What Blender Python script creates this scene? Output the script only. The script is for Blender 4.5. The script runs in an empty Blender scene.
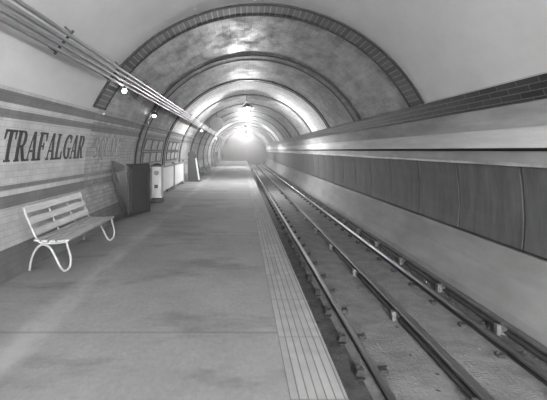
import bpy, bmesh, math, random
from mathutils import Vector, Matrix
random.seed(7)
sc = bpy.context.scene
COL = sc.collection
PI = math.pi
rad = math.radians

# ------------------------------------------------------------------ materials
def new_mat(name):
    m = bpy.data.materials.new(name); m.use_nodes = True
    nt = m.node_tree
    return m, nt, nt.nodes['Principled BSDF']

def g(v): return (v, v, v, 1)

def noise_mat(name, lo, hi, scale=3.0, rough=0.7, bump=0.0, bscale=40, detail=6, stretch=(1, 1, 1), spec=0.5, metal=0.0, lo2=None, seed=0.0):
    """one surface of a single grey, broken up by two scales of mottling"""
    m, nt, p = new_mat(name)
    n = nt.nodes; l = nt.links
    tc = n.new('ShaderNodeTexCoord'); mp = n.new('ShaderNodeMapping')
    mp.inputs['Scale'].default_value = stretch; mp.inputs['Location'].default_value = (seed, seed, seed)
    l.new(tc.outputs['Object'], mp.inputs[0])
    a = n.new('ShaderNodeTexNoise'); a.inputs['Scale'].default_value = scale; a.inputs['Detail'].default_value = detail
    a.inputs['Roughness'].default_value = 0.65
    l.new(mp.outputs[0], a.inputs[0])
    r = n.new('ShaderNodeValToRGB')
    r.color_ramp.elements[0].position = 0.3; r.color_ramp.elements[0].color = g(lo)
    r.color_ramp.elements[1].position = 0.7; r.color_ramp.elements[1].color = g(hi)
    l.new(a.outputs['Fac'], r.inputs[0]); l.new(r.outputs[0], p.inputs['Base Color'])
    p.inputs['Roughness'].default_value = rough; p.inputs['Metallic'].default_value = metal
    p.inputs['Specular IOR Level'].default_value = spec
    if bump:
        b2 = n.new('ShaderNodeTexNoise'); b2.inputs['Scale'].default_value = bscale; b2.inputs['Detail'].default_value = 4
        l.new(tc.outputs['Object'], b2.inputs[0])
        bp = n.new('ShaderNodeBump'); bp.inputs['Strength'].default_value = bump; bp.inputs['Distance'].default_value = 0.02
        l.new(b2.outputs['Fac'], bp.inputs['Height']); l.new(bp.outputs[0], p.inputs['Normal'])
    return m

def mul(nt, a, b, fac=1.0):
    x = nt.nodes.new('ShaderNodeMix'); x.data_type = 'RGBA'; x.blend_type = 'MULTIPLY'
    x.inputs[0].default_value = fac
    nt.links.new(a, x.inputs[6]); nt.links.new(b, x.inputs[7])
    return x.outputs[2]

def tile_mat(name, c1, c2, mortar, bw, bh, msize=0.006, rough=0.25, bump=0.25, dirt=(0.6, 1.0), dscale=1.2, bands=None, offset=0.5, dstretch=(1, 1, 1), rough_hi=None, spec=.5):
    """glazed tiles laid on the surface UV (u = metres along the tunnel, v = metres round the vault)"""
    m, nt, p = new_mat(name); n = nt.nodes; l = nt.links
    uv = n.new('ShaderNodeUVMap'); tc = n.new('ShaderNodeTexCoord')
    b = n.new('ShaderNodeTexBrick'); b.offset = offset
    b.inputs['Scale'].default_value = 1; b.inputs['Brick Width'].default_value = bw; b.inputs['Row Height'].default_value = bh
    b.inputs['Mortar Size'].default_value = msize; b.inputs['Mortar Smooth'].default_value = 0.3
    b.inputs['Color1'].default_value = g(c1); b.inputs['Color2'].default_value = g(c2); b.inputs['Mortar'].default_value = g(mortar)
    l.new(uv.outputs[0], b.inputs['Vector'])
    col = b.outputs['Color']
    if bands:                                     # tile courses of another colour, by height
        sep = n.new('ShaderNodeSeparateXYZ'); l.new(tc.outputs['Object'], sep.inputs[0])
        mr = n.new('ShaderNodeMapRange'); mr.inputs[1].default_value = -0.1; mr.inputs[2].default_value = 2.4
        l.new(sep.outputs[2], mr.inputs[0])
        cr = n.new('ShaderNodeValToRGB'); cr.color_ramp.interpolation = 'CONSTANT'
        els = cr.color_ramp.elements
        els[0].position = 0; els[0].color = g(bands[0][1])
        els[1].position = (bands[1][0] + 0.1) / 2.5; els[1].color = g(bands[1][1])
        for z, v in bands[2:]:
            e = els.new((z + 0.1) / 2.5); e.color = g(v)
        l.new(mr.outputs[0], cr.inputs[0])
        col = mul(nt, col, cr.outputs[0])
    mp = n.new('ShaderNodeMapping'); mp.inputs['Scale'].default_value = dstretch
    l.new(tc.outputs['Object'], mp.inputs[0])
    d = n.new('ShaderNodeTexNoise'); d.inputs['Scale'].default_value = dscale; d.inputs['Detail'].default_value = 8; d.inputs['Roughness'].default_value = 0.7
    l.new(mp.outputs[0], d.inputs[0])
    r = n.new('ShaderNodeValToRGB'); r.color_ramp.elements[0].position = 0.32; r.color_ramp.elements[0].color = g(dirt[0])
    r.color_ramp.elements[1].position = 0.62; r.color_ramp.elements[1].color = g(dirt[1])
    l.new(d.outputs['Fac'], r.inputs[0])
    l.new(mul(nt, col, r.outputs[0]), p.inputs['Base Color'])
    p.inputs['Specular IOR Level'].default_value = spec
    if rough_hi is not None:
        q = n.new('ShaderNodeMapRange'); q.inputs[1].default_value = 0.35; q.inputs[2].default_value = 0.65
        q.inputs[3].default_value = rough_hi; q.inputs[4].default_value = rough
        l.new(d.outputs['Fac'], q.inputs[0]); l.new(q.outputs[0], p.inputs['Roughness'])
    else:
        p.inputs['Roughness'].default_value = rough
    bp = n.new('ShaderNodeBump'); bp.inputs['Strength'].default_value = bump; bp.inputs['Distance'].default_value = 0.006; bp.invert = True
    l.new(b.outputs['Fac'], bp.inputs['Height']); l.new(bp.outputs[0], p.inputs['Normal'])
    return m

def emit_mat(name, s):
    m, nt, p = new_mat(name)
    p.inputs['Base Color'].default_value = g(0.9)
    p.inputs['Emission Color'].default_value = g(1); p.inputs['Emission Strength'].default_value = s
    return m

M = {}
M['plaster'] = noise_mat('plaster', .56, .67, 1.3, .55, .12, 9, stretch=(1, .6, 1))
M['vault_tile'] = tile_mat('vault_tile', .31, .39, .24, .30, .15, spec=.15, rough=.50, rough_hi=.7, dirt=(.5, 1.0), dscale=1.6, dstretch=(1, .5, 1), bump=.3)
M['streaky_vault'] = tile_mat('streaky_vault', .36, .48, .28, .30, .15, rough=.30, rough_hi=.65, spec=.4, dirt=(.40, 1.05), dscale=2.2, dstretch=(1, .55, 1.6), bump=.35)
M['white_vault'] = tile_mat('white_vault', .56, .62, .45, .30, .15, spec=.15, rough=.75, dirt=(.6, 1.0), dscale=1.6)
BANDS = [(0, .22), (.33, .80), (.79, .28), (.94, .95), (1.01, .32), (1.07, .97), (1.87, .36), (1.965, 1.0), (2.03, .34), (2.165, .9)]
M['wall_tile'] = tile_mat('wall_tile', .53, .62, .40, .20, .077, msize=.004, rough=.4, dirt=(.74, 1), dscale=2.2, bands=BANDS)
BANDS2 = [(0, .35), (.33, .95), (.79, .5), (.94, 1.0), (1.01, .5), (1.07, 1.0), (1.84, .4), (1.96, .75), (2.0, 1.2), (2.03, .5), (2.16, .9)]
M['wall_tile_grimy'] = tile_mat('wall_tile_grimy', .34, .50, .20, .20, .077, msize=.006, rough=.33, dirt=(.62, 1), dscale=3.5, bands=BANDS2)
M['brick'] = tile_mat('dark_glazed_brick', .018, .045, .17, .40, .077, msize=.006, rough=.35, dirt=(.7, 1), dscale=4, bump=.5)
M['brick_ring'] = tile_mat('ring_brick', .02, .12, .26, .60, .105, msize=.010, rough=.5, dirt=(.6, 1), dscale=3, bump=.5, offset=0)
M['ring'] = tile_mat('ring_tile', .20, .30, .16, .60, .12, msize=.006, rough=.6, spec=.2, dirt=(.7, 1), dscale=3, bump=.4, offset=0)
M['ring_edge'] = noise_mat('ring_edge_tile', .018, .035, 8, .6, spec=.2)
M['render'] = noise_mat('cement_render', .26, .40, 1.9, .85, .25, 14, stretch=(1, .35, 2.5), spec=.15)
M['render_light'] = noise_mat('whitewashed_render', .46, .64, 2.2, .85, .2, 14, stretch=(1, .3, 4), spec=.15)
M['recess'] = noise_mat('shaded_recess', .012, .03, 4, .9)  # shadow under the upper wall put into the colour; also backs the sheets
M['ledge'] = noise_mat('ledge', .20, .29, 3, .75, .1, stretch=(1, .4, 1))
M['lip'] = noise_mat('worn_lip', .14, .36, 1.3, .6, stretch=(1, .8, 1))
M['concrete'] = noise_mat('invert_concrete', .16, .26, 1.4, .75, .2, 20, stretch=(1, .4, 1.6))
M['bed'] = noise_mat('track_dust', .11, .20, 3.5, .95, .9, 35, spec=.2)
M['bed_dark'] = noise_mat('shadowed_track_dust', .035, .085, 6, .9, .9, 30, spec=.2)  # dust with the platform edge's shadow put into its colour
M['bed_gutter'] = noise_mat('gutter_dust', .055, .12, 6, .9, .9, 30, spec=.2)
M['rail_grimy'] = noise_mat('grimy_rail', .05, .09, 7, .8)
M['rail'] = noise_mat('rail_web', .015, .03, 8, .75)
M['railhead'] = noise_mat('polished_rail_head', .36, .46, 6, .30, metal=1, stretch=(1, .1, 1))
M['rusty_head'] = noise_mat('dull_rail_head', .06, .11, 6, .5, metal=.3, stretch=(1, .2, 1))
M['chair_iron'] = noise_mat('chair_iron', .012, .035, 12, .8)
M['porcelain'] = noise_mat('dusty_porcelain', .07, .14, 12, .5)
M['iron'] = noise_mat('dark_iron', .025, .05, 10, .5)
M['pipe'] = noise_mat('painted_conduit', .20, .32, 4, .36, stretch=(1, .3, 1), metal=.25)
M['bracket'] = noise_mat('bracket_iron', .05, .1, 10, .6)
M['bench_iron'] = noise_mat('white_painted_iron', .20, .29, 10, .5)
M['bench_wood'] = noise_mat('pale_varnished_slat', .23, .36, 5, .45, stretch=(6, .6, 6))
M['bench_wood_dark'] = noise_mat('dark_slat', .06, .10, 5, .5, stretch=(6, .6, 6))
M['cab_dark'] = noise_mat('dark_stained_wood', .035, .055, 4, .5, stretch=(5, 5, .7))
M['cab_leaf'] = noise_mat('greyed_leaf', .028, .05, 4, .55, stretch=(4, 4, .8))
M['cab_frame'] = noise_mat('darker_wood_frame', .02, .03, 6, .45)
M['white_enamel'] = noise_mat('white_enamel', .62, .75, 3, .35)
M['grey_enamel'] = noise_mat('grey_enamel', .30, .40, 5, .4)
M['pale_grey'] = noise_mat('pale_grey_paint', .40, .52, 5, .45)
M['mid_grey'] = noise_mat('mid_grey_paint', .14, .2, 5, .5)
M['letter'] = noise_mat('dark_letter_tile', .022, .045, 8, .4)
M['letter_faded'] = noise_mat('grimy_letter_tile', .10, .26, 9, .45)
M['poster'] = noise_mat('weathered_board', .15, .36, 5, .5)
M['shade'] = noise_mat('enamel_shade', .10, .16, 8, .4)
M['glass_grey'] = noise_mat('dull_dial', .10, .14, 5, .4)
M['lamp'] = emit_mat('lit_arc_globe', 1050)
M['bulb'] = emit_mat('lit_bulb', 9)
M['black'] = noise_mat('soot_black', .01, .02, 3, .9)

def panel_mat():
    m, nt, p = new_mat('sooty_sheet'); n = nt.nodes; l = nt.links
    tc = n.new('ShaderNodeTexCoord'); oi = n.new('ShaderNodeObjectInfo')
    add = n.new('ShaderNodeVectorMath'); add.operation = 'ADD'
    l.new(tc.outputs['Object'], add.inputs[0]); l.new(oi.outputs['Location'], add.inputs[1])
    mp = n.new('ShaderNodeMapping'); mp.inputs['Scale'].default_value = (1, 3.2, .7); l.new(add.outputs[0], mp.inputs[0])
    a = n.new('ShaderNodeTexNoise'); a.inputs['Scale'].default_value = 2.2; a.inputs['Detail'].default_value = 8; a.inputs['Roughness'].default_value = .65
    l.new(mp.outputs[0], a.inputs[0])
    r = n.new('ShaderNodeValToRGB'); r.color_ramp.elements[0].position = .3; r.color_ramp.elements[0].color = g(.045)
    r.color_ramp.elements[1].position = .72; r.color_ramp.elements[1].color = g(.12)
    l.new(a.outputs['Fac'], r.inputs[0]); l.new(r.outputs[0], p.inputs['Base Color'])
    p.inputs['Roughness'].default_value = .5
    return m
M['panel'] = panel_mat()

def platform_mat():
    """worn paving: mottled grey, a scuffed pale track along the wall side, damp dark stains, a few cross joints"""
    m, nt, p = new_mat('platform_paving'); n = nt.nodes; l = nt.links
    tc = n.new('ShaderNodeTexCoord')
    def noise(scale, st, det=8):
        mp = n.new('ShaderNodeMapping'); mp.inputs['Scale'].default_value = st; l.new(tc.outputs['Object'], mp.inputs[0])
        a = n.new('ShaderNodeTexNoise'); a.inputs['Scale'].default_value = scale; a.inputs['Detail'].default_value = det; a.inputs['Roughness'].default_value = .65
        l.new(mp.outputs[0], a.inputs[0]); return a.outputs['Fac']
    def ramp(x, p0, c0, p1, c1):
        r = n.new('ShaderNodeValToRGB'); r.color_ramp.elements[0].position = p0; r.color_ramp.elements[0].color = g(c0)
        r.color_ramp.elements[1].position = p1; r.color_ramp.elements[1].color = g(c1); l.new(x, r.inputs[0]); return r.outputs[0]
    base = ramp(noise(1.1, (1, .7, 1)), .3, .145, .7, .225)
    fine = ramp(noise(26, (1, .6, 1), 4), .3, .86, .7, 1.06)
    stain = ramp(noise(.9, (.8, 1.6, 1)), .34, .66, .47, 1.0)
    c = mul(nt, mul(nt, base, fine), stain)
    sep = n.new('ShaderNodeSeparateXYZ'); l.new(tc.outputs['Object'], sep.inputs[0])
    # scuffed track
    wob = n.new('ShaderNodeMath'); wob.operation = 'MULTIPLY_ADD'; wob.inputs[1].default_value = .5
    l.new(noise(.8, (1, .5, 1)), wob.inputs[0]); l.new(sep.outputs[0], wob.inputs[2])
    d = n.new('ShaderNodeMath'); d.operation = 'ADD'; d.inputs[1].default_value = 1.75 - .25; l.new(wob.outputs[0], d.inputs[0])
    ab = n.new('ShaderNodeMath'); ab.operation = 'ABSOLUTE'; l.new(d.outputs[0], ab.inputs[0])
    tr = n.new('ShaderNodeMapRange'); tr.interpolation_type = 'SMOOTHSTEP'; tr.inputs[1].default_value = .03; tr.inputs[2].default_value = .22
    tr.inputs[3].default_value = .5; tr.inputs[4].default_value = 0
    l.new(ab.outputs[0], tr.inputs[0])
    pat = n.new('ShaderNodeMath'); pat.operation = 'MULTIPLY'; l.new(tr.outputs[0], pat.inputs[0])
    l.new(ramp(noise(1.7, (1.5, .6, 1)), .38, .1, .6, 1.0), pat.inputs[1])
    mx = n.new('ShaderNodeMix'); mx.data_type = 'RGBA'; l.new(pat.outputs[0], mx.inputs[0]); l.new(c, mx.inputs[6])
    mx.inputs[7].default_value = g(.34)
    # cross joints
    jm = n.new('ShaderNodeMath'); jm.operation = 'PINGPONG'; jm.inputs[1].default_value = 2.1
    ja = n.new('ShaderNodeMath'); ja.operation = 'ADD'; ja.inputs[1].default_value = -3.7
    l.new(sep.outputs[1], ja.inputs[0]); l.new(ja.outputs[0], jm.inputs[0])
    jr = n.new('ShaderNodeMapRange'); jr.inputs[1].default_value = .008; jr.inputs[2].default_value = .03; jr.inputs[3].default_value = .72; jr.inputs[4].default_value = 1
    l.new(jm.outputs[0], jr.inputs[0])
    l.new(mul(nt, mx.outputs[2], jr.outputs[0]), p.inputs['Base Color'])
    p.inputs['Roughness'].default_value = .8; p.inputs['Specular IOR Level'].default_value = .3
    b = n.new('ShaderNodeBump'); b.inputs['Strength'].default_value = .25; b.inputs['Distance'].default_value = .01
    l.new(noise(40, (1, 1, 1), 4), b.inputs['Height']); l.new(b.outputs[0], p.inputs['Normal'])
    return m
M['platform'] = platform_mat()

def nosing_mat():
    m, nt, p = new_mat('ribbed_nosing_tile'); n = nt.nodes; l = nt.links
    uv = n.new('ShaderNodeUVMap')
    b = n.new('ShaderNodeTexBrick'); b.offset = 0; b.inputs['Scale'].default_value = 1
    b.inputs['Brick Width'].default_value = .90; b.inputs['Row Height'].default_value = .055; b.inputs['Mortar Size'].default_value = .0045
    b.inputs['Mortar Smooth'].default_value = .2
    b.inputs['Color1'].default_value = g(.22); b.inputs['Color2'].default_value = g(.28); b.inputs['Mortar'].default_value = g(.11)
    l.new(uv.outputs[0], b.inputs['Vector'])
    tc = n.new('ShaderNodeTexCoord'); a = n.new('ShaderNodeTexNoise'); a.inputs['Scale'].default_value = 5; a.inputs['Detail'].default_value = 6
    l.new(tc.outputs['Object'], a.inputs[0])
    r = n.new('ShaderNodeValToRGB'); r.color_ramp.elements[0].position = .3; r.color_ramp.elements[0].color = g(.8); r.color_ramp.elements[1].position = .65; r.color_ramp.elements[1].color = g(1)
    l.new(a.outputs['Fac'], r.inputs[0]); l.new(mul(nt, b.outputs['Color'], r.outputs[0]), p.inputs['Base Color'])
    p.inputs['Roughness'].default_value = .8; p.inputs['Specular IOR Level'].default_value = .3
    bp = n.new('ShaderNodeBump'); bp.invert = True; bp.inputs['Strength'].default_value = .5; bp.inputs['Distance'].default_value = .006
    l.new(b.outputs['Fac'], bp.inputs['Height']); l.new(bp.outputs[0], p.inputs['Normal'])
    return m
M['nosing'] = nosing_mat()

# ------------------------------------------------------------------ helpers
def link(name, bm, mats, parent=None, smooth=False, loc=None):
    me = bpy.data.meshes.new(name); bm.normal_update(); bm.to_mesh(me); bm.free()
    if not isinstance(mats, (list, tuple)): mats = [mats]
    for m in mats: me.materials.append(m)
    if smooth:
        for p in me.polygons: p.use_smooth = True
    o = bpy.data.objects.new(name, me); COL.objects.link(o)
    if parent: o.parent = parent
    if loc: o.location = loc
    return o

def struct(name, bm, mats, smooth=False):
    o = link(name, bm, mats, smooth=smooth); o['kind'] = 'structure'; return o

def tag(o, label, cat, group=None, kind=None):
    o['label'] = label; o['category'] = cat
    if group: o['group'] = group
    if kind: o['kind'] = kind
    return o

def thing(name, label, cat, loc=(0, 0, 0), rz=0, group=None):
    o = bpy.data.objects.new(name, None); COL.objects.link(o)
    o.location = loc; o.rotation_euler = (0, 0, rz); o.empty_display_size = .2
    return tag(o, label, cat, group)

def copy_tree(o, parent=None):
    c = o.copy(); COL.objects.link(c)
    if parent: c.parent = parent
    for ch in list(o.children): copy_tree(ch, c)
    return c

def box(bm, x0, x1, y0, y1, z0, z1, bevel=0, mi=0):
    vs = [bm.verts.new(v) for v in ((x0, y0, z0), (x1, y0, z0), (x1, y1, z0), (x0, y1, z0), (x0, y0, z1), (x1, y0, z1), (x1, y1, z1), (x0, y1, z1))]
    fs = [bm.faces.new([vs[i] for i in f]) for f in ((3, 2, 1, 0), (4, 5, 6, 7), (0, 1, 5, 4), (1, 2, 6, 5), (2, 3, 7, 6), (3, 0, 4, 7))]
    for f in fs: f.material_index = mi
    if bevel:
        es = list({e for f in fs for e in f.edges})
        bmesh.ops.bevel(bm, geom=es, offset=bevel, segments=2, affect='EDGES', profile=.5)
    return vs

def extrude(bm, prof, y0, y1, ny=1, closed=False, mi=0, v0=0.0, umul=1.0):
    """profile of (x, z) pushed along the tunnel; uv = (metres along, metres round)"""
    uvl = bm.loops.layers.uv.verify()
    pts = list(prof) + ([prof[0]] if closed else [])
    s = [v0]
    for a, b in zip(pts, pts[1:]): s.append(s[-1] + math.dist(a, b))
    rows = []
    for j in range(ny + 1):
        y = y0 + (y1 - y0) * j / ny
        r = [bm.verts.new((x, y, z)) for x, z in prof]
        if closed: r.append(r[0])
        rows.append((y, r))
    for j in range(ny):
        (ya, ra), (yb, rb) = rows[j], rows[j + 1]
        for i in range(len(pts) - 1):
            f = bm.faces.new((ra[i], ra[i + 1], rb[i + 1], rb[i])); f.material_index = mi
            for lp, u, v in zip(f.loops, (ya, ya, yb, yb), (s[i], s[i + 1], s[i + 1], s[i])): lp[uvl].uv = (u * umul, v)
    if closed:
        for y, r in (rows[0], rows[-1]):
            f = bm.faces.new(r[:-1]); f.material_index = mi
            for lp in f.loops: lp[uvl].uv = (lp.vert.co.x, lp.vert.co.z)

def tube(bm, pts, r, seg=10, cap=True):
    pts = [Vector(p) for p in pts]; rings = []
    up = None
    for i, p in enumerate(pts):
        t = (pts[min(i + 1, len(pts) - 1)] - pts[max(i - 1, 0)]).normalized()
        if up is None:
            up = Vector((0, 0, 1)) if abs(t.z) < .9 else Vector((1, 0, 0))
        a = t.cross(up).normalized(); b = a.cross(t).normalized(); up = b
        rings.append([bm.verts.new(p + (a * math.cos(2 * PI * k / seg) + b * math.sin(2 * PI * k / seg)) * r) for k in range(seg)])
    for A, B in zip(rings, rings[1:]):
        for k in range(seg): bm.faces.new((A[k], A[(k + 1) % seg], B[(k + 1) % seg], B[k]))
    if cap: bm.faces.new(rings[0][::-1]); bm.faces.new(rings[-1])

def lathe(bm, prof, c=(0, 0, 0), seg=24, axis='z'):
    """prof of (radius, height)"""
    rings = []
    for r, h in prof:
        ring = []
        for k in range(seg):
            a = 2 * PI * k / seg
            q = (r * math.cos(a), r * math.sin(a), h)
            if axis == 'y': q = (q[0], q[2], q[1])
            if axis == 'x': q = (q[2], q[0], q[1])
            ring.append(bm.verts.new((c[0] + q[0], c[1] + q[1], c[2] + q[2])))
        rings.append(ring)
    for A, B in zip(rings, rings[1:]):
        for k in range(seg): bm.faces.new((A[k], A[(k + 1) % seg], B[(k + 1) % seg], B[k]))
    if prof[0][0] > 1e-6: bm.faces.new(rings[0][::-1])
    if prof[-1][0] > 1e-6: bm.faces.new(rings[-1])
    bmesh.ops.remove_doubles(bm, verts=[v for r in rings for v in r], dist=1e-5)

def sphere_prof(r, n=10, z=0): return [(r * math.sin(PI * i / n), z - r * math.cos(PI * i / n)) for i in range(n + 1)]

def smooth_curve(ctrl, n=6):
    out = []
    c = [ctrl[0]] + list(ctrl) + [ctrl[-1]]
    for i in range(1, len(c) - 2):
        p0, p1, p2, p3 = (Vector(q) for q in c[i - 1:i + 3])
        for k in range(n):
            t = k / n
            out.append(.5 * ((2 * p1) + (p2 - p0) * t + (2 * p0 - 5 * p1 + 4 * p2 - p3) * t * t + (-p0 + 3 * p1 - 3 * p2 + p3) * t ** 3))
    out.append(Vector(ctrl[-1])); return out

ORD = ['nearest', 'second', 'third', 'fourth', 'fifth', 'sixth', 'seventh', 'eighth', 'ninth', 'tenth', 'eleventh', 'twelfth', 'thirteenth', 'fourteenth', 'fifteenth', 'sixteenth']

# ------------------------------------------------------------------ tunnel section (metres; platform = 0, eye = 1.5)
CX, CZ, R = .30, .82, 3.20
YB, YE = -13.0, 64.0
LCX, LCZ, LR = .053, 1.0, 2.90
def vault(r, a0=27.4, a1=154.4, n=48):
    return [(CX + r * math.cos(rad(a0 + (a1 - a0) * i / n)), CZ + r * math.sin(rad(a0 + (a1 - a0) * i / n))) for i in range(n + 1)]
def wall_x(z, off=0.0): return LCX - math.sqrt((LR - off) ** 2 - (z - LCZ) ** 2)
def left_wall(off=0.0, z0=2.203, z1=0.0, n=20): return [(wall_x(z0 + (z1 - z0) * i / n, off), z0 + (z1 - z0) * i / n) for i in range(n + 1)]

RINGS = [7.75 + 4.15 * i for i in range(14)]
# vault: bare plaster over the near bay, glazed tile beyond
bm = bmesh.new()
extrude(bm, vault(R), YB, RINGS[0] + .3, 4, mi=0)
extrude(bm, vault(R), RINGS[0] + .3, RINGS[1] + .3, 4, mi=3)
extrude(bm, vault(R), RINGS[1] + .3, RINGS[2] + .3, 4, mi=1)
extrude(bm, vault(R), RINGS[2] + .3, RINGS[3] + .3, 2, mi=2)
extrude(bm, vault(R), RINGS[3] + .3, YE, 20, mi=1)
struct('ceiling', bm, [M['plaster'], M['vault_tile'], M['white_vault'], M['streaky_vault']], smooth=True)
# left wall
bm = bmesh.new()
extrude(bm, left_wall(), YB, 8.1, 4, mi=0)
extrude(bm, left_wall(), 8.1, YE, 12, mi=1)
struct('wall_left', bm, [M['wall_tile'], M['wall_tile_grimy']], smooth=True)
# right wall: render above an undercut, ledge, dark back behind the sheets, gutter, concrete invert
bm = bmesh.new()
extrude(bm, [(3.27, 2.06), (3.33, 1.90), (3.355, 1.77)], YB, YE, 16, mi=0)
extrude(bm, [(3.355, 1.77), (3.362, 1.755), (3.37, 1.66), (3.375, 1.525)], YB, YE, 16, mi=1)
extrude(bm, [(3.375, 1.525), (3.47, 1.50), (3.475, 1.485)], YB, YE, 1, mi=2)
extrude(bm, [(3.475, 1.485), (3.40, 1.33)], YB, YE, 8, mi=3)
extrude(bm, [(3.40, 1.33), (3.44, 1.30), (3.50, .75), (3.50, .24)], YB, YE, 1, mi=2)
extrude(bm, [(3.50, .24), (3.45, .225), (3.43, .17), (3.36, -.10), (3.27, -.33), (3.20, -.46)], YB, YE, 8, mi=4)
extrude(bm, [(3.20, -.46), (3.16, -.62), (3.16, -.9)], YB, YE, 1, mi=4)
struct('wall_right', bm, [M['render'], M['render_light'], M['recess'], M['ledge'], M['concrete']])
# dark brick courses at the springing, right
bm = bmesh.new()
extrude(bm, [(3.125, 2.302), (3.150, 2.30), (3.245, 2.055), (3.28, 2.05)], YB, YE, 24, v0=.052)
bmesh.ops.reverse_faces(bm, faces=bm.faces[:])
struct('trim_1', bm, M['brick'])
# worn lip along the ledge
bm = bmesh.new()
extrude(bm, [(3.40, 1.345), (3.375, 1.335), (3.365, 1.30), (3.40, 1.295)], YB, YE, 20, closed=True)
struct('trim_2', bm, M['lip'])
# rings
for i, y in enumerate(RINGS):
    bm = bmesh.new()
    w = .60 if i < 2 else .34
    if i == 0:
        prof = vault(R - .02, 27.6, 153.5, 64)
        extrude(bm, prof, y, y + w, 1, mi=0, umul=1.0)
        for ya, yb in ((y - .04, y + .03), (y + w - .03, y + w + .03)):
            extrude(bm, vault(R, 27.6, 153.5, 64) + vault(R - .028, 27.6, 153.5, 64)[::-1], ya, yb, 1, closed=True, mi=1)
    else:
        def rp(off): return vault(R - off, 27.6, 153.9, 48) + left_wall(off, 2.17, 0.0, 16)
        extrude(bm, rp(.02), y, y + w, 1, mi=0)
        e = .07
        for ya, yb in ((y - .02, y + e), (y + w - e, y + w + .02)):
            extrude(bm, rp(0) + rp(.032)[::-1], ya, yb, 1, closed=True, mi=1)
    struct('trim_%d' % (i + 3), bm, [M['brick_ring'] if i == 0 else M['ring'], M['ring_edge']], smooth=False)
# moulding line on the left over the second bay
bm = bmesh.new()
P = left_wall(0, 2.19, 2.165, 2); Q = left_wall(.03, 2.19, 2.165, 2)[::-1]
extrude(bm, P + Q, 8.4, YE, 1, closed=True)
struct('trim_17', bm, M['grey_enamel'])

# platform, nosing, front wall
bm = bmesh.new()
extrude(bm, [(-2.70, 0), (.29, 0)], YB, 62, 1)
extrude(bm, [(-2.70, -.3), (-2.70, 0)], YB, 62, 1)
struct('floor', bm, M['platform'])
bm = bmesh.new()
extrude(bm, [(.29, -.02), (.29, .004), (.638, .004), (.644, -.004), (.644, -.07), (.50, -.07)], YB, 62, 24, v0=-.024)
struct('trim_18', bm, M['nosing'])
bm = bmesh.new()
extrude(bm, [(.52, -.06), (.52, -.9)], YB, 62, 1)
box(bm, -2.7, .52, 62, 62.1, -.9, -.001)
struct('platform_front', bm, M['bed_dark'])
# track bed with dust heaped between the rails
bm = bmesh.new()
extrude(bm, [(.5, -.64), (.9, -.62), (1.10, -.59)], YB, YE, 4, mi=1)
extrude(bm, [(1.10, -.59), (1.20, -.555), (1.45, -.545), (1.80, -.55), (2.1, -.545), (2.45, -.54), (2.64, -.56), (2.76, -.58)], YB, YE, 4, mi=0)
extrude(bm, [(2.76, -.58), (2.9, -.60), (3.17, -.55)], YB, YE, 4, mi=2)
struct('trackbed', bm, [M['bed'], M['bed_dark'], M['bed_gutter']])

# end walls: behind the camera a plain one, far one with the mouth of the running tunnel
bm = bmesh.new()
sect = vault(R + .02, -30, 210, 72)
bm.faces.new([bm.verts.new((x, YB, z)) for x, z in sect])
struct('wall_back', bm, M['plaster'])
bm = bmesh.new()
TX, TZ, TR = 1.93, .80, 1.62
N = 72
inner = [bm.verts.new((TX + TR * math.cos(2 * PI * i / N), YE - .02, TZ + TR * math.sin(2 * PI * i / N))) for i in range(N)]
outer = []
for i in range(N):
    a = 2 * PI * i / N
    dx, dz = math.cos(a), math.sin(a); ox, oz = TX - CX, TZ - CZ
    bq = ox * dx + oz * dz; cq = ox * ox + oz * oz - (R + .03) ** 2
    t = -bq + math.sqrt(bq * bq - cq)
    outer.append(bm.verts.new((TX + dx * t, YE - .02, TZ + dz * t)))
for i in range(N): bm.faces.new((inner[i], inner[(i + 1) % N], outer[(i + 1) % N], outer[i]))
struct('wall_far', bm, M['iron'])
bm = bmesh.new()
extrude(bm, [(TX + TR * math.cos(2 * PI * i / 40), TZ + TR * math.sin(2 * PI * i / 40)) for i in range(40)], YE - .02, YE + 3, 1, closed=True)
bmesh.ops.delete(bm, geom=[f for f in bm.faces if len(f.verts) > 4 and f.calc_center_median().y < YE + 1], context='FACES_ONLY')
struct('running_tunnel', bm, M['iron'], smooth=False)

# ------------------------------------------------------------------ dark bowed sheets along the right wall
PS, P0 = 1.63, 5.50 - 1.63 * 2
prof = [(3.395, 1.292), (3.425, 1.1), (3.447, .85), (3.452, .6), (3.445, .42), (3.43, .275)]
sheet_me = None
for k in range(37):
    y = P0 + k * PS
    if sheet_me is None:
        bm = bmesh.new()
        inn = prof; out = [(x + .025, z) for x, z in prof][::-1]
        pr = [(x - 3.42, z - .275) for x, z in inn + out]
        extrude(bm, pr, .022, PS - .022, 3, closed=True)
        # slight buckle of the sheet along its length
        for v in bm.verts:
            t = (v.co.y / PS); v.co.x += -.012 * math.sin(PI * t) * (1 - abs(v.co.z - .5) * .6)
        o = link('wall_panel', bm, M['panel']); sheet_me = o.data
    else:
        o = bpy.data.objects.new('wall_panel', sheet_me); COL.objects.link(o)
    o.location = (3.42, y, .275)
    if k == 0: lb = 'dark bowed wall sheet at the near end of the right wall, cut by the picture edge'
    elif k < 14: lb = 'dark bowed wall sheet on the right wall, %s from the near end' % ORD[k]
    else: lb = 'small dark wall sheet far down the right wall, beyond the fourteenth from the near end'
    tag(o, lb, 'wall panel', 'dark sheets along the right wall')

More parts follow.
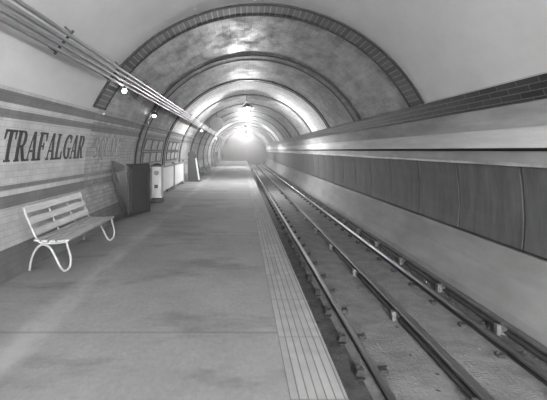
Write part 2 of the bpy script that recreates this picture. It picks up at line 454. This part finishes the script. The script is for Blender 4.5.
# ------------------------------------------------------------------ track
def rail_profile(x, top, h, hw, fw):
    b = top - h
    return [(x - fw, b), (x + fw, b), (x + fw, b + .015), (x + .01, b + .035), (x + .01, top - .045), (x + hw, top - .032), (x + hw, top - .006),
            (x + hw - .008, top), (x - hw + .008, top), (x - hw, top - .006), (x - hw, top - .032), (x - .01, top - .045), (x - .01, b + .035), (x - fw, b + .015)]
def make_rail(name, label, x, top, h, hw, fw, head, cat):
    t = thing(name, label, cat, (x, 0, top - h))
    bm = bmesh.new(); extrude(bm, [(px - x, pz - top + h) for px, pz in rail_profile(x, top, h, hw, fw)], YB, YE + 2, 1, closed=True)
    for f in bm.faces:
        if f.normal.z > .5 or (len(f.verts) == 4 and min(v.co.z for v in f.verts) > h - .034): f.material_index = 1
    bm.normal_update()
    link('rail', bm, [M['rail'], head], t)
    return t
def chair_bm():
    bm = bmesh.new()
    box(bm, -.15, .15, -.09, .09, -.03, .014, .006)
    for s in (-1, 1):
        vs = box(bm, s * .115 - .045, s * .115 + .045, -.045, .045, .014, .075)
        for v in vs:
            if v.co.z > .05: v.co.x -= s * .022 if abs(v.co.x) > .115 else 0
        bmesh.ops.bevel(bm, geom=list({e for v in vs for e in v.link_edges}), offset=.006, segments=1, affect='EDGES')
        lathe(bm, [(.018, .07), (.018, .092), (.010, .10)], (s * .13, 0, 0), 8)
    return bm
def insul_bm():
    bm = bmesh.new()
    lathe(bm, [(.075, -.03), (.075, .01), (.055, .02), (.062, .05), (.045, .06), (.05, .085), (.03, .095)], (0, 0, 0), 14)
    return bm
def add_reps(rail, make, name, mat, y0, dy, n, jit=.03):
    first = None
    for k in range(n):
        if first is None: o = first = link(name, make(), mat, rail, smooth=False)
        else:
            o = first.copy(); COL.objects.link(o); o.parent = rail
        o.location = (0, y0 + dy * k + random.uniform(-jit, jit), 0)
lr = make_rail('running_rail', 'polished running rail nearest the platform edge', 1.20, -.47, .125, .030, .055, M['railhead'], 'rail')
add_reps(lr, chair_bm, 'rail_chair', M['chair_iron'], 2.6, .78, 60)
rr = make_rail('running_rail', 'polished running rail nearest the right wall, beyond the middle rail', 2.67, -.47, .125, .030, .055, M['railhead'], 'rail')
add_reps(rr, chair_bm, 'rail_chair', M['chair_iron'], 2.9, .78, 60)
mr = make_rail('conductor_rail', 'dull middle conductor rail on insulators between the two running rails', 1.91, -.42, .105, .045, .055, M['rusty_head'], 'conductor rail')
orl = make_rail('conductor_rail', 'dark outer conductor rail in the gutter at the foot of the right wall', 3.0, -.465, .105, .03, .045, M['rail_grimy'], 'conductor rail')
def ins_left():
    bm = insul_bm()
    box(bm, -.115, -.06, -.04, .04, -.04, .085, .012)      # porcelain jaw standing proud beside the rail
    return bm
add_reps(mr, ins_left, 'insulator', M['porcelain'], 3.50, 1.93, 30)
add_reps(orl, ins_left, 'insulator', M['porcelain'], 3.60, 1.55, 36)
# fallen bits on the bed
bm = bmesh.new()
for k in range(520):
    y = 2.5 + 18 * random.random() ** 1.5; x = random.choice((random.uniform(.62, 1.02), random.uniform(1.3, 1.8), random.uniform(2.05, 2.55), random.uniform(2.78, 3.12), random.uniform(.62, 1.02)))
    r = random.uniform(.006, .022)
    bmesh.ops.create_icosphere(bm, subdivisions=1, radius=r, matrix=Matrix.Translation((x, y, -.60 + (.045 if 1.12 < x < 2.7 else -.02 if x < 1.1 else .008))) @ Matrix.Rotation(random.random() * 6, 4, 'Z') @ Matrix.Diagonal((1, random.uniform(.6, 2.2), .6, 1)))
tag(link('ballast_grit', bm, M['chair_iron']), 'scattered dark grit and rubbish lying over the dusty track bed', 'grit', kind='stuff')
# ------------------------------------------------------------------ lettering set in the left wall
def arc(cx, cy, rx, ry, a0, a1, tx, ty, n=10):
    q = []
    for i in range(n):
        a, b = rad(a0 + (a1 - a0) * i / n), rad(a0 + (a1 - a0) * (i + 1) / n)
        o = lambda t, k: (cx + (rx - tx * k) * math.cos(t), cy + (ry - ty * k) * math.sin(t))
        q.append((o(a, 0), o(b, 0), o(b, 1), o(a, 1)))
    return q
def bar(x0, y0, x1, y1): return [((x0, y0), (x1, y0), (x1, y1), (x0, y1))]
def slant(x0, x1, w, y0=0.0, y1=1.0): return [((x0, y0), (x0 + w, y0), (x1 + w, y1), (x1, y1))]
TH, ST, SF = .07, .22, .07
GL = {
 'T': bar(.31, 0, .53, 1) + bar(.20, 0, .64, SF) + bar(0, .92, .84, 1) + [((0, .70), (.06, .70), (.12, .93), (0, .93)), ((.78, .70), (.84, .70), (.84, .93), (.72, .93))],
 'R': bar(.08, 0, .30, 1) + bar(0, 0, .38, SF) + bar(0, .93, .45, 1) + bar(.30, .46, .48, .53) + arc(.46, .73, .30, .27, -90, 90, .20, .07) + [((.36, .50), (.56, .50), (.84, 0), (.62, 0))] + bar(.60, 0, .90, SF),
 'A': slant(.08, .38, .06) + slant(.62, .36, .20) + bar(.2, .30, .66, .37) + bar(0, 0, .26, SF) + bar(.54, 0, .92, SF),
 'F': bar(.08, 0, .30, 1) + bar(0, 0, .40, SF) + bar(0, .92, .76, 1) + bar(.30, .47, .56, .54) + bar(.50, .38, .57, .63) + [((.70, .70), (.76, .70), (.76, .93), (.62, .93))],
 'L': bar(.08, 0, .30, 1) + bar(0, .93, .40, 1) + bar(0, 0, .76, .08) + [((.62, .07), (.76, .07), (.76, .32), (.70, .32))],
 'G': arc(.46, .5, .46, .51, 50, 310, .22, .08, 20) + bar(.60, .06, .80, .44) + bar(.50, .40, .90, .46) + bar(.74, .66, .80, .96),
 'S': arc(.40, .74, .34, .27, 40, 250, .13, .09, 14) + arc(.40, .26, .36, .27, -140, 75, .16, .09, 14) + bar(.58, .68, .72, .98) + bar(.02, .02, .16, .34),
 'Q': arc(.47, .5, .47, .51, 0, 360, .21, .08, 26) + [((.44, .2), (.58, .26), (.96, -.12), (.76, -.14))],
 'U': bar(.08, .3, .29, 1) + bar(0, .93, .37, 1) + bar(.68, .3, .75, 1) + bar(.58, .93, .86, 1) + arc(.415, .32, .335, .33, 180, 360, .16, .09, 14),
 'E': bar(.08, 0, .30, 1) + bar(0, .92, .78, 1) + bar(0, 0, .80, .08) + bar(.30, .47, .58, .54) + bar(.52, .37, .58, .64) + [((.70, .70), (.78, .70), (.78, .93), (.64, .93)), ((.66, .07), (.80, .07), (.80, .32), (.74, .32))],
}
def lettering(word, y0, y1, z0, z1, mat, label):
    yc = (y0 + y1) / 2
    t = thing('station_name_lettering', label, 'lettering', (wall_x(z0), yc, z0))
    pitch = (y1 - y0) / len(word)
    for i, ch in enumerate(word):
        bm = bmesh.new()
        sx = pitch * 1.07; ya = y0 + i * pitch
        for q in GL[ch]:
            n = 3
            gv = {}
            for a in range(n + 1):
                for b in range(n + 1):
                    s, u = a / n, b / n
                    px = (1 - s) * (1 - u) * q[0][0] + s * (1 - u) * q[1][0] + s * u * q[2][0] + (1 - s) * u * q[3][0]
                    pz = (1 - s) * (1 - u) * q[0][1] + s * (1 - u) * q[1][1] + s * u * q[2][1] + (1 - s) * u * q[3][1]
                    z = z0 + pz * (z1 - z0)
                    gv[a, b] = (ya + px * sx, z)
            fr = {k: bm.verts.new((wall_x(z, .009) - t.location.x, y - yc, z - z0)) for k, (y, z) in gv.items()}
            for a in range(n):
                for b in range(n):
                    bm.faces.new((fr[a, b], fr[a + 1, b], fr[a + 1, b + 1], fr[a, b + 1]))
            # edges back into the wall
            rim = [(a, 0) for a in range(n)] + [(n, b) for b in range(n)] + [(a, n) for a in range(n, 0, -1)] + [(0, b) for b in range(n, 0, -1)]
            bk = [bm.verts.new((wall_x(gv[k][1], -.003) - t.location.x, gv[k][0] - yc, gv[k][1] - z0)) for k in rim]
            for j in range(len(rim)):
                j2 = (j + 1) % len(rim)
                bm.faces.new((fr[rim[j]], bk[j], bk[j2], fr[rim[j2]]))
        link('letter', bm, mat, t)
    return t
lettering('TRAFALGAR', 5.25, 7.95, 1.355, 1.745, M['letter'], 'tall dark serif lettering reading TRAFALGAR on the pale tiled left wall')
lettering('SQUARE', 8.45, 10.35, 1.355, 1.745, M['letter_faded'], 'faint grimy lettering reading SQUARE on the left wall above the dark cabinet')

# two rows of weathered boards between the second and fourth rings
def wall_board(y0, y1, z0, z1, label, first):
    t = thing('wall_board', label, 'board', (wall_x((z0 + z1) / 2), y0, z0), 0, 'weathered boards in two rows on the left wall')
    def strip(off0, off1, a0, a1, b0, b1):
        bm = bmesh.new()
        P = left_wall(off1, b1, b0, 5); Q = left_wall(off0, b1, b0, 5)[::-1]
        extrude(bm, [(x - t.location.x, z - z0) for x, z in P + Q], a0 - y0, a1 - y0, 1, closed=True); return bm
    link('board_face', strip(0, .015, y0 + .05, y1 - .05, z0 + .03, z1 - .03), M['poster'], t)
    bm = bmesh.new()
    for a0, a1, b0, b1 in ((y0, y0 + .06, z0, z1), (y1 - .06, y1, z0, z1), (y0 + .06, y1 - .06, z0, z0 + .04), (y0 + .06, y1 - .06, z1 - .04, z1)):
        s = strip(0, .03, a0, a1, b0, b1); me = bpy.data.meshes.new('tmp'); s.to_mesh(me); s.free(); bm.from_mesh(me); bpy.data.meshes.remove(me)
    link('frame', bm, M['iron'], t)
ye = [12.75, 13.75, 14.75, 15.75, 16.75, 17.75, 18.75, 19.75]
nb = 0
for a, b in zip(ye, ye[1:]):
    if any(a < r + .34 and b > r for r in RINGS[2:4]): 
        r = [r for r in RINGS[2:4] if a < r + .34 and b > r][0]
        if r - a > r + .34 - a and r - a > .5: b = r - .03
        elif r - a > .5: b = r - .05
        else: a = r + .40
    if b - a < .35: continue
    for z0, z1, rn in ((1.47, 1.83, 'upper'), (1.10, 1.45, 'lower')):
        wall_board(a + .02, b - .02, z0, z1, 'weathered framed board on the left wall, %s in the %s row from the dark cabinet' % (ORD[nb], rn), None)
    nb += 1

# ------------------------------------------------------------------ benches
def make_bench(label, L, wood, metal, group=None):
    t = thing('platform_bench', label, 'bench')
    # local: x = 0 at the back foot towards +x (track), y along
    serp = smooth_curve([(0, 0, .018), (.015, 0, .12), (.06, 0, .25), (.15, 0, .335), (.25, 0, .30), (.32, 0, .18), (.375, 0, .07), (.43, 0, .018), (.49, 0, .06), (.505, 0, .17), (.475, 0, .29), (.455, 0, .372)], 6)
    for y in (.03, L - .03):
        bm = bmesh.new(); tube(bm, [(p.x, y, p.z) for p in serp], .0145, 10); link('side_frame', bm, metal, t, smooth=True)
    for y in (.03, L * .36, L * .68, L - .03):
        bm = bmesh.new()
        up = smooth_curve([(.47, y, .372), (.28, y, .352), (.14, y, .362), (.08, y, .42), (.005, y, .58), (-.085, y, .80)], 5)
        tube(bm, up, .013, 8); link('back_strap', bm, metal, t, smooth=True)
    for i, x in enumerate((.10, .195, .29, .385, .455)):
        bm = bmesh.new(); z = .392 - .012 * math.sin(PI * (x - .1) / .36)
        box(bm, x - .04, x + .04, 0, L, z - .012, z + .014, .005); link('seat_slat', bm, wood, t)
    for z, x in ((.485, .058), (.62, .002), (.755, -.052)):
        bm = bmesh.new(); vs = box(bm, -.012, .012, 0, L, -.045, .045, .005)
        bmesh.ops.transform(bm, matrix=Matrix.Translation((x, 0, z)) @ Matrix.Rotation(rad(-22), 4, 'Y'), verts=bm.verts)
        link('back_slat', bm, wood, t)
    return t
b1 = make_bench('pale slatted platform bench with looped white iron ends in the left foreground', 1.95, M['bench_wood'], M['bench_iron'])
b1.location = (-2.61, 5.5, 0)
b2 = make_bench('dark slatted platform bench far along the left wall past the white board', 2.4, M['bench_wood_dark'], M['iron'])
b2.location = (-2.58, 26.8, 0)

# ------------------------------------------------------------------ machines along the wall
t = thing('locker_cabinet', 'dark wooden cabinet standing angled against the left wall beyond the pale bench', 'cabinet', (-2.31, 10.95, 0), rad(-26))
bm = bmesh.new(); box(bm, -.03, .03, -.69, 0, .0, 1.14, .008); link('body', bm, M['cab_dark'], t)
bm = bmesh.new(); box(bm, .031, .05, -.64, -.06, .08, 1.06, .006); link('door', bm, M['cab_dark'], t)
bm = bmesh.new(); box(bm, -.05, .065, -.71, .02, 1.14, 1.175, .006); link('top', bm, M['cab_frame'], t)
bm = bmesh.new(); box(bm, -.04, .055, -.0, .045, 0, 1.138, .006); link('post', bm, M['cab_frame'], t)

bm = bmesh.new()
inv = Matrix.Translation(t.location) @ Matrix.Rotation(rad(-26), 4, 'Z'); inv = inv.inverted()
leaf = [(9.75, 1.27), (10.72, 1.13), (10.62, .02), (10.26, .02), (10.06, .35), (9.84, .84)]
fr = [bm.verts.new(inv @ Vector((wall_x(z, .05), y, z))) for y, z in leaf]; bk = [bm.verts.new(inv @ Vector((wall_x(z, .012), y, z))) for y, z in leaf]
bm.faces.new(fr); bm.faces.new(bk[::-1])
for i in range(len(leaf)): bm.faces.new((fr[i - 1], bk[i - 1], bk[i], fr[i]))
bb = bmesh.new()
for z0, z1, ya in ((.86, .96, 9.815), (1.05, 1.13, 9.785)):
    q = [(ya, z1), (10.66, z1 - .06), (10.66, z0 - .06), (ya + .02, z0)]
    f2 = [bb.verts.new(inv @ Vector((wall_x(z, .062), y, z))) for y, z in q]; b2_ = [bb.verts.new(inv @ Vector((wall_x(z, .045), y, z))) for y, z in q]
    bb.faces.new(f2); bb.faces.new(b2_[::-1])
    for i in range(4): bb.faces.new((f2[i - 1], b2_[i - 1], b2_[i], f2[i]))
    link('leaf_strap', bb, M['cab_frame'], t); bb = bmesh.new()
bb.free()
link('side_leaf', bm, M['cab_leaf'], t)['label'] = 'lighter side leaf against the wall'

t = thing('vending_machine', 'narrow pale machine with a dark base and cap behind the dark cabinet', 'vending machine', (-2.47, 13.1, 0))
bm = bmesh.new(); box(bm, -.13, .15, -.16, .16, .12, 1.02, .015); link('body', bm, M['pale_grey'], t)
bm = bmesh.new(); box(bm, -.15, .18, -.19, .19, 0, .10, .012); link('base', bm, M['iron'], t)
bm = bmesh.new(); box(bm, -.15, .17, -.18, .18, 1.02, 1.06, .008); lathe(bm, [(.12, 1.055), (.12, 1.08), (.06, 1.11), (.0, 1.12)], (0, 0, 0), 16); link('cap', bm, M['iron'], t)
bm = bmesh.new(); lathe(bm, [(.0, -.171), (.07, -.170), (.07, -.155)], (0.01, 0, .84), 20, axis='y'); link('dial', bm, M['mid_grey'], t)
bm = bmesh.new(); box(bm, -.05, .05, -.185, -.155, .40, .50, .006); link('delivery_tray', bm, M['iron'], t)

t = thing('hoarding', 'low white hoarding with dark rail and posts along the left wall', 'hoarding', (-2.62, 14.6, 0))
for a, b in ((0.06, 2.5), (2.62, 5.4)):
    bm = bmesh.new(); box(bm, -.02, .02, a, b, .14, .92, .006); link('board', bm, M['white_enamel'], t)
bm = bmesh.new(); box(bm, -.04, .05, -.06, 5.5, .92, .98, .008); link('top_rail', bm, M['mid_grey'], t)
for y in (0, 2.56, 5.46):
    bm = bmesh.new(); box(bm, -.05, .06, y - .05, y + .05, 0, 1.04 if y else .98, .01); link('post', bm, M['mid_grey'], t)

t = thing('weighing_machine', 'dark upright machine with a pale sloping side near the far end of the white hoarding', 'weighing machine', (-2.34, 21.6, 0))
bm = bmesh.new()
vs = box(bm, -.24, .24, -.2, .2, .06, 1.12)
for v in vs:
    if v.co.z > 1 and v.co.x > 0: v.co.x -= .14
bmesh.ops.bevel(bm, geom=bm.edges[:], offset=.015, segments=2, affect='EDGES'); link('body', bm, M['cab_dark'], t)
bm = bmesh.new()
pts = [(.262, .08), (.30, .08), (.145, 1.10), (.105, 1.10)]
extrude(bm, pts, -.16, .16, 1, closed=True); link('side_plate', bm, M['white_enamel'], t)
bm = bmesh.new(); box(bm, -.30, .34, -.26, .26, 0, .06, .01); link('base', bm, M['iron'], t)
bm = bmesh.new(); lathe(bm, [(.0, -.10), (.17, -.10), (.20, -.06), (.20, .06), (.17, .10), (.0, .10)], (-.06, 0, 1.26), 20, axis='y'); link('dial_head', bm, M['iron'], t)

t = thing('platform_gate', 'railed grey barrier far down the platform beside the left wall', 'gate', (-2.35, 40.0, 0))
for k in range(9):
    bm = bmesh.new(); box(bm, -.02, .02, k * .55 - .03, k * .55 + .03, 0, 1.35, .004); link('upright', bm, M['iron'], t)
for z in (.3, .8, 1.33):
    bm = bmesh.new(); box(bm, -.015, .015, -.03, 4.43, z - .03, z + .03, .004); link('rail', bm, M['mid_grey'], t)

# ------------------------------------------------------------------ conduits on the left of the vault
RP = 3.06
ANG = [142.9, 141.55, 140.2, 138.85]
nm = ['lowest', 'second from the bottom', 'third from the bottom', 'topmost']
for a, w in zip(ANG, nm):
    x, z = CX + RP * math.cos(rad(a)), CZ + RP * math.sin(rad(a))
    bm = bmesh.new()
    tube(bm, [(0, YB + .05 + (YE - YB - .2) * k / 40, 0) for k in range(41)], .024, 10)
    tag(link('conduit_pipe', bm, M['pipe'], smooth=True, loc=(x, 0, z)), 'pale conduit pipe along the left of the vault, %s of the four' % w, 'pipe', 'conduit pipes under the vault')
br = None
ys = [3.2 + 2.1 * k for k in range(28)]
for k, y in enumerate(ys):
    if br is None:
        br = thing('pipe_bracket', '', 'bracket', (0, 0, 0), 0, 'brackets carrying the conduit pipes')
        bm = bmesh.new()
        A = [137.6, 139, 140.5, 142, 144.2]
        pr = [(CX + (RP + .026) * math.cos(rad(q)), CZ + (RP + .026) * math.sin(rad(q))) for q in A]
        po = [(CX + (RP + .040) * math.cos(rad(q)), CZ + (RP + .040) * math.sin(rad(q))) for q in A][::-1]
        c = (CX + (RP + .026) * math.cos(rad(141)), CZ + (RP + .026) * math.sin(rad(141)))
        extrude(bm, [(x - c[0], z - c[1]) for x, z in pr + po], -.025, .025, 1, closed=True); link('bearer', bm, M['bracket'], br)
        for q in (138.2, 143.6):
            bm = bmesh.new()
            tube(bm, [(CX + r_ * math.cos(rad(q)) - c[0], 0, CZ + r_ * math.sin(rad(q)) - c[1]) for r_ in (RP + .03, R + .005)], .012, 8); link('hanger', bm, M['bracket'], br)
        o = br
    else: o = copy_tree(br)
    o.location = (c[0], y, c[1])
    o['label'] = 'dark strap bracket holding the four conduit pipes, %s from the camera' % ORD[k] if k < 12 else 'tiny pipe bracket far down the vault, beyond the twelfth from the camera'
# little bulbs hanging from the pipes
def bulb_lamp(x, y, z, drop, label):
    t = thing('bulb_lamp', label, 'lamp', (x, y, z), 0, 'bare bulbs below the conduit pipes')
    bm = bmesh.new(); tube(bm, [(0, 0, 0), (0, 0, -drop)], .006, 6); link('cord', bm, M['iron'], t)
    bm = bmesh.new(); lathe(bm, [(.018, -drop - .05), (.022, -drop - .02), (.012, -drop + .01)], (0, 0, 0), 12); link('lamp_holder', bm, M['iron'], t)
    bm = bmesh.new(); lathe(bm, [(r_, h_ - drop - .085) for r_, h_ in sphere_prof(.042, 8)], (0, 0, 0), 14); link('bulb', bm, M['bulb'], t, smooth=True)
px_, pz_ = CX + (RP - .03) * math.cos(rad(142.9)), CZ + (RP - .03) * math.sin(rad(142.9))
bulb_lamp(px_, 8.1, pz_, .0, 'bare lit bulb below the conduit pipes just past the brick ring')
bulb_lamp(px_, 23.6, pz_, .06, 'tiny bare bulb below the pipes in front of the round disc')
bulb_lamp(px_, 36.5, pz_, .10, 'farthest tiny bare bulb below the pipes, nearest the bright glow')

# bracket lamp on the second ring
t = thing('wall_lamp', 'dark bracket lamp with small lit bulb on the left of the second ring', 'lamp', (-2.52, 12.15, 2.38))
bm = bmesh.new(); tube(bm, smooth_curve([(-.05, 0, -.10), (.05, 0, -.02), (.12, 0, .08), (.18, 0, .12)], 4), .022, 8); link('arm', bm, M['iron'], t, smooth=True)
bm = bmesh.new(); box(bm, -.13, -.01, -.06, .06, -.20, -.0, .012); link('back_box', bm, M['iron'], t)
bm = bmesh.new(); lathe(bm, [(.14, .06), (.13, .08), (.06, .15), (.03, .20), (.0, .21)], (.12, 0, 0), 18); link('shade', bm, M['iron'], t, smooth=True)
bm = bmesh.new(); lathe(bm, [(r_, h_ + .045) for r_, h_ in sphere_prof(.045, 8)], (.15, 0, 0), 14); link('bulb', bm, M['bulb'], t, smooth=True)

# round disc hung from the left of the vault
t = thing('hanging_disc', 'round dark grey disc hanging from the left of the vault beside the pipes', 'sign', (-1.36, 24.2, 2.92))
bm = bmesh.new(); lathe(bm, [(.0, -.05), (.31, -.05), (.31, .05), (.0, .05)], (0, 0, 0), 32, axis='y'); link('disc', bm, M['glass_grey'], t)
bm = bmesh.new(); lathe(bm, [(.31, -.06), (.36, -.06), (.36, .06), (.31, .06), (.31, -.06)], (0, 0, 0), 32, axis='y'); link('rim', bm, M['iron'], t)
bm = bmesh.new(); tube(bm, [(0, 0, .33), (0, 0, .66)], .02, 8); link('hanger', bm, M['iron'], t)

# ------------------------------------------------------------------ big hanging lamps
def arc_lamp(y, label, z=3.40, x=.22, shade=True):
    t = thing('hanging_lamp', label, 'lamp', (x, y, z), 0, 'arc lamps hanging along the vault')
    top = CZ + math.sqrt(R * R - (x - CX) ** 2) - z
    bm = bmesh.new(); tube(bm, [(0, 0, .20), (0, 0, top + .01)], .018, 8); link('rod', bm, M['iron'], t)
    if shade: bm = bmesh.new(); lathe(bm, [(.33, .005), (.30, .06), (.13, .16), (.05, .24), (.0, .25), (.0, .235), (.045, .225), (.12, .145), (.29, .045), (.32, .0), (.33, .005)], (0, 0, 0), 28); link('lamp_shade', bm, M['shade'], t, smooth=True)
    bm = bmesh.new(); lathe(bm, [(.05, .09), (.05, .20)], (0, 0, 0), 14); link('neck', bm, M['iron'], t)
    bm = bmesh.new(); lathe(bm, [(r_, h_ - .01) for r_, h_ in sphere_prof(.11 if shade else .22, 12)], (0, 0, -.02), 20); link('globe', bm, M['lamp'], t, smooth=True)
arc_lamp(-6.5, 'added bare fill globe hung low and unseen behind the camera', z=2.6, x=1.1, shade=False)  # unseen lamp added to brighten the near platform
arc_lamp(-11.5, 'added bare fill globe hung unseen, farthest behind the camera', z=2.8, x=.4, shade=False)  # second added lamp, out of view, filling the near bay from farther back
arc_lamp(20.6, 'nearest bright globe lamp in view, hanging from the crown of the vault')
arc_lamp(39.5, 'second bright globe lamp down the vault, below the nearest one in the picture')
arc_lamp(56.0, 'farthest globe lamp, near the dark end of the platform')

# ------------------------------------------------------------------ haze, world, camera
w = bpy.data.worlds.new('World'); sc.world = w; w.use_nodes = True
bg = w.node_tree.nodes['Background']; bg.inputs[0].default_value = g(.0); bg.inputs[1].default_value = 0
# haze added in the far half of the tunnel to give the lamps a glow
wn = w.node_tree.nodes; wl = w.node_tree.links
vs_ = wn.new('ShaderNodeVolumeScatter'); vs_.inputs['Anisotropy'].default_value = .72; vs_.inputs['Color'].default_value = g(1)
wg = wn.new('ShaderNodeNewGeometry'); wsx = wn.new('ShaderNodeSeparateXYZ'); wl.new(wg.outputs['Position'], wsx.inputs[0])
wm = wn.new('ShaderNodeMapRange'); wm.interpolation_type = 'SMOOTHSTEP'
wm.inputs[1].default_value = 13; wm.inputs[2].default_value = 24; wm.inputs[3].default_value = 0; wm.inputs[4].default_value = .0095
wl.new(wsx.outputs[1], wm.inputs[0]); wl.new(wm.outputs[0], vs_.inputs['Density'])
wl.new(vs_.outputs[0], wn['World Output'].inputs['Volume'])

cam = bpy.data.cameras.new('Camera'); co = bpy.data.objects.new('Camera', cam); COL.objects.link(co)
co.location = (0, 0, 1.5); co.rotation_euler = (rad(90), 0, 0)
cam.sensor_width = 36; cam.lens = 450 / 547 * 36
cam.shift_x = (273.5 - 242) / 547; cam.shift_y = -(200 - 150) / 547
cam.clip_start = .05; cam.clip_end = 300
sc.camera = co
sc.view_settings.view_transform = 'Standard'; sc.view_settings.look = 'None'; sc.view_settings.gamma = 1
sc.view_settings.exposure = 1.6
sc.view_settings.use_curve_mapping = False
sc.cycles.use_denoising = True
sc.cycles.max_bounces = 10; sc.cycles.diffuse_bounces = 6; sc.cycles.volume_bounces = 1
